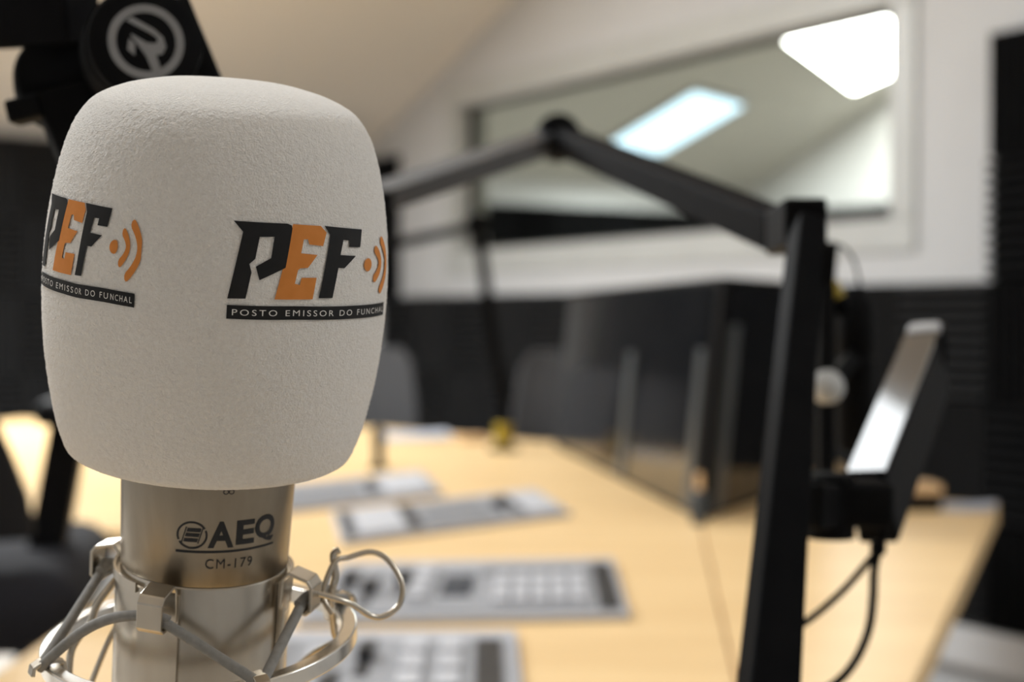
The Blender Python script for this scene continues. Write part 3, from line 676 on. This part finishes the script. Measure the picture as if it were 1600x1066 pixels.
# ------------------------------------------------------------------ middle boom arm: standing bar on the right, bent arm towards the window
bb = thing('microphone_boom_arm', at(1200, 1000, .60), 'black boom arm bent like a roof before the window, on a thick slanting bar', 'boom arm')
pt = at(1259, 352, .74); pb = at(1201, 1066, .585); dn = (pb - pt).normalized()
pend = pb + dn * .12
base_pt = Vector((pend.x, pend.y, TZ + .02))
MB().bar(pend, pt, .0245, .018, side=(0, 1, .3), wx1=.0122, wy1=.018).build('lower_bar', 'black_metal', bb, bev=.0015)
MB().lathe(Vector((pend.x, pend.y, TZ + .0003)), (0, 0, 1), [(0, 0), (0, .03), (.012, .03), (.016, .018), (pend.z - TZ + .004, .016), (pend.z - TZ + .006, 0)], 40).build('base_mount', 'black_metal', bb, smooth=True)
pe = at(872, 216, 1.22); pj = at(1222, 362, .82); pf = at(585, 312, 1.02)
MB().bar(pj, pe, .020, .020, side=(0, -.35, 1), bev=.0012).build('upper_arm', 'black_anodised', bb)
MB().bar(pe, pf, .017, .017, side=(0, -.8, 1), bev=.0012).build('forearm', 'arm_satin', bb)
MB().lathe(pe - Vector((0, .018, 0)), (0, 1, 0), [(0, 0), (0, .016), (.003, .018), (.033, .018), (.036, .016), (.036, 0)], 40).build('elbow_joint', 'black_plastic', bb, smooth=True)
MB().bar(pj + (pj - pe).normalized() * .004, pt - dn * .002, .021, .024, side=(0, 0, 1), bev=.002).build('shoulder_joint', 'black_plastic', bb)
MB().lathe(pf, Vector((-.2, .2, -1)), [(0, 0), (-.008, .012), (.008, .015), (.04, .015), (.045, 0)], 32).build('end_clamp', 'black_plastic', bb, smooth=True)

# ------------------------------------------------------------------ side boom arm with the shiny top (right)
sa = thing('microphone_boom_arm', at(1330, 790, .70), 'shiny black boom arm tilting up to the right with a bright reflection on its top', 'boom arm')
n0 = at(1352, 742, .715); n1 = at(1442, 520, .85)
_d = (n1 - n0).normalized(); sd = (Vector((0, 0, 1)) - _d * _d.z).normalized(); sd = sd * math.cos(math.radians(5)) - _d.cross(sd) * math.sin(math.radians(5))
MB().bar(n0 - sd * .019, n1 - sd * .019, .0195, .038, side=sd, bev=.0025).build('arm_tube', 'black_plastic', sa)
MB().bar(n0 + sd * .0006 + _d * .002, n1 + sd * .0006 - _d * .002, .0180, .0011, side=sd).build('top_plate', 'arm_gloss', sa, label='mirror-glossy black top plate')
ad = (n1 - n0).normalized()
MB().lathe(n1 + ad * .006 - sd * .012, Vector((1, -.25, 0)), [(-.010, 0), (-.010, .012), (-.009, .0135), (.009, .0135), (.010, .012), (.010, 0)], 36).build('end_joint', 'black_plastic', sa, smooth=True)
MB().box(n1 + ad * .004 - sd * .003, (.0185, .012, .012), ad.cross(sd), ad, sd, bev=.003).build('end_glint', 'glint_grey', sa, label='pale grey cap standing in for light on the end joint')  # light caught by the end joint, put in as a pale solid
MB().box(at(1326, 785, .705), (.037, .03, .021), bev=.004).build('swivel_block', 'black_plastic', sa)
MB().lathe(at(1298, 800, .70), Vector((0, 0, 1)), [(-.012, 0), (-.012, .011), (.016, .011), (.018, .009), (.018, 0)], 32).build('swivel_pin', 'black_plastic', sa, smooth=True)
MB().bar(at(1300, 790, .70), at(1262, 790, .672), .014, .02, side=(0, 0, 1), bev=.002).build('clamp', 'black_plastic', sa)

def cable(pts, r, label, parent_none=True):
    o = MB().tube([at(*p) for p in pts], r, 12, smooth=8).build('cable', 'black_plastic', None, smooth=True, origin=at(*pts[-1]))
    return tag(o, label, 'cable')
c1 = MB().tube([at(*p) for p in [(1388, 795, .70), (1384, 825, .70), (1374, 856, .70), (1366, 890, .70), (1364, 935, .695), (1357, 985, .69), (1335, 1035, .68), (1300, 1072, .67), (1230, 1110, .65)]], .0020, 12, smooth=8)
c1o = tag(c1.build('cable', 'black_plastic', None, smooth=True, origin=at(1388, 795, .70)), 'thick black cable hanging in a long curve below the shiny boom arm', 'cable')
ORG[c1o] = at(1388, 795, .70)
MB().lathe(at(1373, 846, .70), Vector((-.1, 0, -1)), [(0, 0), (0, .0030), (.001, .0036), (.005, .0036), (.006, .003), (.006, 0)], 20).build('cable_tie', 'black_plastic', c1o, smooth=True)
cable([(1371, 862, .698), (1355, 880, .698), (1325, 915, .69), (1290, 948, .68), (1255, 975, .66), (1215, 1000, .645)], .00165, 'thin black cable running down left from the cable tie to the thick bar')

# ------------------------------------------------------------------ hanging microphone behind the bar
hm = thing('studio_microphone', at(1338, 700, .95), 'black microphone hanging just behind the thick bar, with a yellow connector ring', 'microphone')
mt = at(1336, 448, .95); mbm = at(1338, 705, .95)
ml = (mt - mbm).length
MB().lathe(mbm, mt - mbm, [(0, 0), (0, .0095), (.004, .0118), (ml * .55, .0118), (ml * .56, .0108), (ml * .6, .0108), (ml * .61, .0115), (ml - .012, .0112), (ml - .006, .009), (ml, .006), (ml, 0)], 40).build('body', 'black_plastic', hm, smooth=True)
MB().bar(at(1293, 378, .93), at(1287, 445, .93), .012, .012, side=(0, 1, 0), bev=.002).build('swivel', 'black_plastic', hm)
MB().lathe(at(1296, 443, .93), Vector((.5, 0, -1)), [(0, 0), (0, .0055), (.010, .0055), (.010, 0)], 28).build('connector_ring', 'yellow_plastic', hm, smooth=True, label='yellow connector ring')
MB().lathe(at(1304, 460, .93), Vector((.5, 0, -1)), [(0, 0), (0, .005), (.012, .005), (.014, .004), (.014, 0)], 28).build('connector', 'black_metal', hm, smooth=True)
MB().tube([at(*p) for p in [(1300, 382, .93), (1318, 386, .935), (1334, 408, .94), (1342, 440, .95), (1342, 470, .95)]], .0009, 10, smooth=8).build('cable', 'black_plastic', hm, smooth=True)
MB().lathe(at(1294, 604, .90), Vector((.35, -.9, .35)), [(-.006, 0), (-.006, .009), (0, .0102), (.003, .0094), (.006, .006), (.0072, 0)], 32).build('knob', 'chrome', hm, smooth=True, label='silver knob')
MB().bar(at(1294, 610, .912), at(1330, 560, .94), .009, .009, side=(0, 1, 0), bev=.001).build('knob_mount', 'black_plastic', hm)
MB().bar(at(1290, 445, .93), at(1290, 780, .90), .010, .012, side=(0, 1, 0), bev=.002).build('holder_bar', 'black_plastic', hm)

# ------------------------------------------------------------------ far boom arm on the table's far edge
fb = thing('microphone_boom_arm', (at(792, 692, 3.5).x, 3.5, TZ), 'thin dark boom arm with a yellow collar standing at the far edge of the table', 'boom arm')
yb = 3.5; bx = at(787, 690, yb)
MB().lathe(Vector((bx.x, yb, TZ + .0003)), (0, 0, 1), [(0, 0), (0, .035), (.008, .035), (.012, .015), (.014, 0)], 36).build('base', 'black_metal', fb, smooth=True)
MB().lathe(Vector((bx.x, yb, TZ + .014)), (0, 0, 1), [(0, 0), (0, .020), (.045, .020), (.048, .017), (.048, 0)], 36).build('collar', 'yellow_plastic', fb, smooth=True, label='yellow collar')
k1 = at(790, 632, yb); k2 = at(772, 545, yb); k3 = at(747, 352, yb)
MB().bar(Vector((bx.x, yb, TZ + .06)), k1, .024, .024, side=(0, 1, 0)).build('lower_bar', 'black_metal', fb, bev=.002)
MB().bar(k1, k2, .026, .024, side=(0, 1, 0)).build('lower_bar', 'black_metal', fb, bev=.002)
MB().bar(k2, k3, .026, .024, side=(0, 1, 0)).build('upper_bar', 'black_metal', fb, bev=.002)
MB().lathe(k3 - Vector((0, .02, 0)), (0, 1, 0), [(0, 0), (0, .028), (.04, .028), (.04, 0)], 32).build('elbow_joint', 'black_plastic', fb, smooth=True)
MB().bar(k3, at(570, 392, 3.2), .022, .020, side=(0, 0, 1), bev=.002).build('forearm', 'black_anodised', fb)

# ------------------------------------------------------------------ small things on the table
ps = thing('gooseneck_stub', (at(592, 733, 3.05).x, 3.05, TZ), 'short dark upright stub standing on the table beyond the grey control panels', 'post')
MB().lathe(Vector((ps.location.x, 3.05, TZ + .0003)), (0, 0, 1), [(0, 0), (0, .018), (.006, .018), (.010, .011), (.03, .010), (.06, .012), (.080, .012), (.086, 0)], 28).build('stem', 'black_metal', ps, smooth=True)
def sheet(px, py, Y, wd, dp, rot, name, m, label, cat, z=.0003, th=.002, group=None):
    p = at(px, py, Y); c = Vector((p.x, p.y, TZ + z + th / 2))
    X = Vector((math.cos(rot), math.sin(rot), 0)); Yv = Vector((-math.sin(rot), math.cos(rot), 0)); g = MB()
    if name == 'paper_sheet':
        # gently curled page
        n = 10; r0 = []
        for i in range(n + 1):
            u = i / n - .5; zz = TZ + z + (.5 + u) ** 2 * .006
            r0.append([g.bm.verts.new(Vector((c.x, c.y, zz + q)) + X * u * wd + Yv * v * dp) for v, q in ((-.5, 0), (.5, 0), (.5, .0012), (-.5, .0012))])
        for A, B in zip(r0, r0[1:]):
            for k in range(4): g.bm.faces.new((A[k], A[(k + 1) % 4], B[(k + 1) % 4], B[k]))
        g.bm.faces.new(r0[0][::-1]); g.bm.faces.new(r0[-1])
    else: g.box(c, (wd, dp, th), X, Yv, (0, 0, 1), bev=min(th, wd, dp) * .15)
    return tag(g.build(name, m, None, origin=(c.x, c.y, TZ)), label, cat, group)
sheet(650, 683, 3.92, .18, .25, .15, 'paper_sheet', 'paper_white', 'bluish white paper lying at the far edge of the table left of the yellow collar', 'paper')
sheet(735, 690, 3.78, .07, .08, .3, 'wooden_block', 'wood_block', 'small tan wooden block at the far edge of the table beside the white paper', 'block', th=.012)
sheet(1512, 793, 2.42, .085, .11, -.35, 'paper_sheet', 'paper_white', 'bluish grey paper lying on the right corner of the table below the black foam', 'paper')
wb = thing('small_box', (at(1432, 790, 2.42).x, 2.42, TZ), 'small black box with a tan wooden lid beside the paper at right', 'box')
bxp = Vector((wb.location.x, 2.42, TZ))
MB().box(bxp + Vector((0, 0, .0128)), (.062, .07, .025), bev=.002).build('box_body', 'black_plastic', wb)
MB().box(bxp + Vector((.001, .006, .0330)), (.064, .076, .015), bev=.002).build('lid', 'wood_block', wb, label='tan wooden lid')

# ------------------------------------------------------------------ chairs (built at the origin, facing +Y)
def make_chair(fabric, seat_fabric, label, hgt, group=None, sw=.46, px=0., bw=(.19, .205, .215, .215, .20, .17), at_=.014):
    t = thing('office_chair', (0, 0, 0), label, 'chair', group)
    g = MB()
    for i in range(5):
        q = 2 * PI * i / 5 + .3; e = Vector((math.cos(q) * .28, math.sin(q) * .28, .075))
        g.bar((0, 0, .10), e, .045, .028, side=(0, 0, 1), wx1=.025, wy1=.02)
    g.build('star_base', 'chair_plastic', t, bev=.003)
    for i in range(5):
        q = 2 * PI * i / 5 + .3; e = Vector((math.cos(q) * .28, math.sin(q) * .28, .028)); tn = Vector((-math.sin(q), math.cos(q), 0))
        MB().lathe(e - tn * .018, tn, [(0, 0), (0, .022), (.004, .027), (.032, .027), (.036, .022), (.036, 0)], 20).build('caster', 'chair_plastic', t, smooth=True)
    MB().lathe((0, 0, .08), (0, 0, 1), [(0, 0), (0, .03), (.15, .03), (.15, .018), (hgt - .16, .018), (hgt - .16, .05), (hgt - .13, .06), (hgt - .13, 0)], 28).build('gas_lift', 'chair_plastic', t, smooth=True)
    g = MB(); g.box((0, 0, hgt - .005), (sw, .47, .095), bev=.04); g.build('seat', seat_fabric, t, smooth=True)
    # curved backrest
    g = MB(); rr = []; n = 14; mrow = 10
    for j in range(mrow + 1):
        v = j / mrow; z = hgt + .07 + v * .46; lean = -.19 - .10 * v + .05 * math.sin(v * PI); wdt = interp(v, [0, .12, .32, .6, .9, 1], bw)
        row = []
        for i in range(n + 1):
            u = i / n * 2 - 1; row.append(Vector((u * wdt, lean + .05 * u * u, z)))
        rr.append(row)
    F_ = [[g.bm.verts.new(p) for p in r] for r in rr]; B_ = [[g.bm.verts.new(p + Vector((0, -.035, 0))) for p in r] for r in rr]
    for j in range(mrow):
        for i in range(n):
            g.bm.faces.new((F_[j][i], F_[j][i + 1], F_[j + 1][i + 1], F_[j + 1][i])); g.bm.faces.new((B_[j][i], B_[j + 1][i], B_[j + 1][i + 1], B_[j][i + 1]))
        g.bm.faces.new((F_[j][0], F_[j + 1][0], B_[j + 1][0], B_[j][0])); g.bm.faces.new((F_[j][n], B_[j][n], B_[j + 1][n], F_[j + 1][n]))
    for i in range(n):
        g.bm.faces.new((F_[0][i], B_[0][i], B_[0][i + 1], F_[0][i + 1])); g.bm.faces.new((F_[mrow][i], F_[mrow][i + 1], B_[mrow][i + 1], B_[mrow][i]))
    g.build('backrest', fabric, t, smooth=True, bev=.008)
    MB().strip([(0, -.10, hgt - .055), (0, -.22, hgt - .05), (0, -.262, hgt + .02), (0, -.268, hgt + .22)], Vector((.035, 0, 0)), .014).build('back_support', 'chair_plastic', t, bev=.002)
    for sx in (-1, 1):
        a = MB().strip([(sx * .18, -.02, hgt - .058), (sx * (.262 - px), -.02, hgt - .05), (sx * (.262 - px), -.02, hgt + .04), (sx * (.29 - px), -.03, hgt + .19)], Vector((0, .03, 0)), at_).build('armrest', 'chair_plastic', t, bev=.002)
        MB().box((sx * (.292 - px), .03, hgt + .205), (.075, .25, .03), bev=.012).build('arm_pad', 'chair_plastic', a, smooth=True)
    return t
def place(ch, x, y, rz): ch.location = (x, y, 0); ch.rotation_euler = (0, 0, rz); return ch
near = place(make_chair('chair_fabric', 'chair_seat_fabric', 'black high office chair in the table notch at the left edge of the photo', .735, None, .54, .05, (.215, .205, .165, .15, .14, .11), .042), -.775, 1.83, math.radians(10))
f1 = place(make_chair('chair_grey_fabric', 'chair_fabric', 'grey office chair behind the far table edge, directly right of the white windscreen', .43), -.50, 4.72, math.radians(186))
f2 = copy_tree(f1); place(f2, .19, 4.2, math.radians(172)); f2['label'] = 'grey office chair behind the far table edge, directly left of the black screen housing'
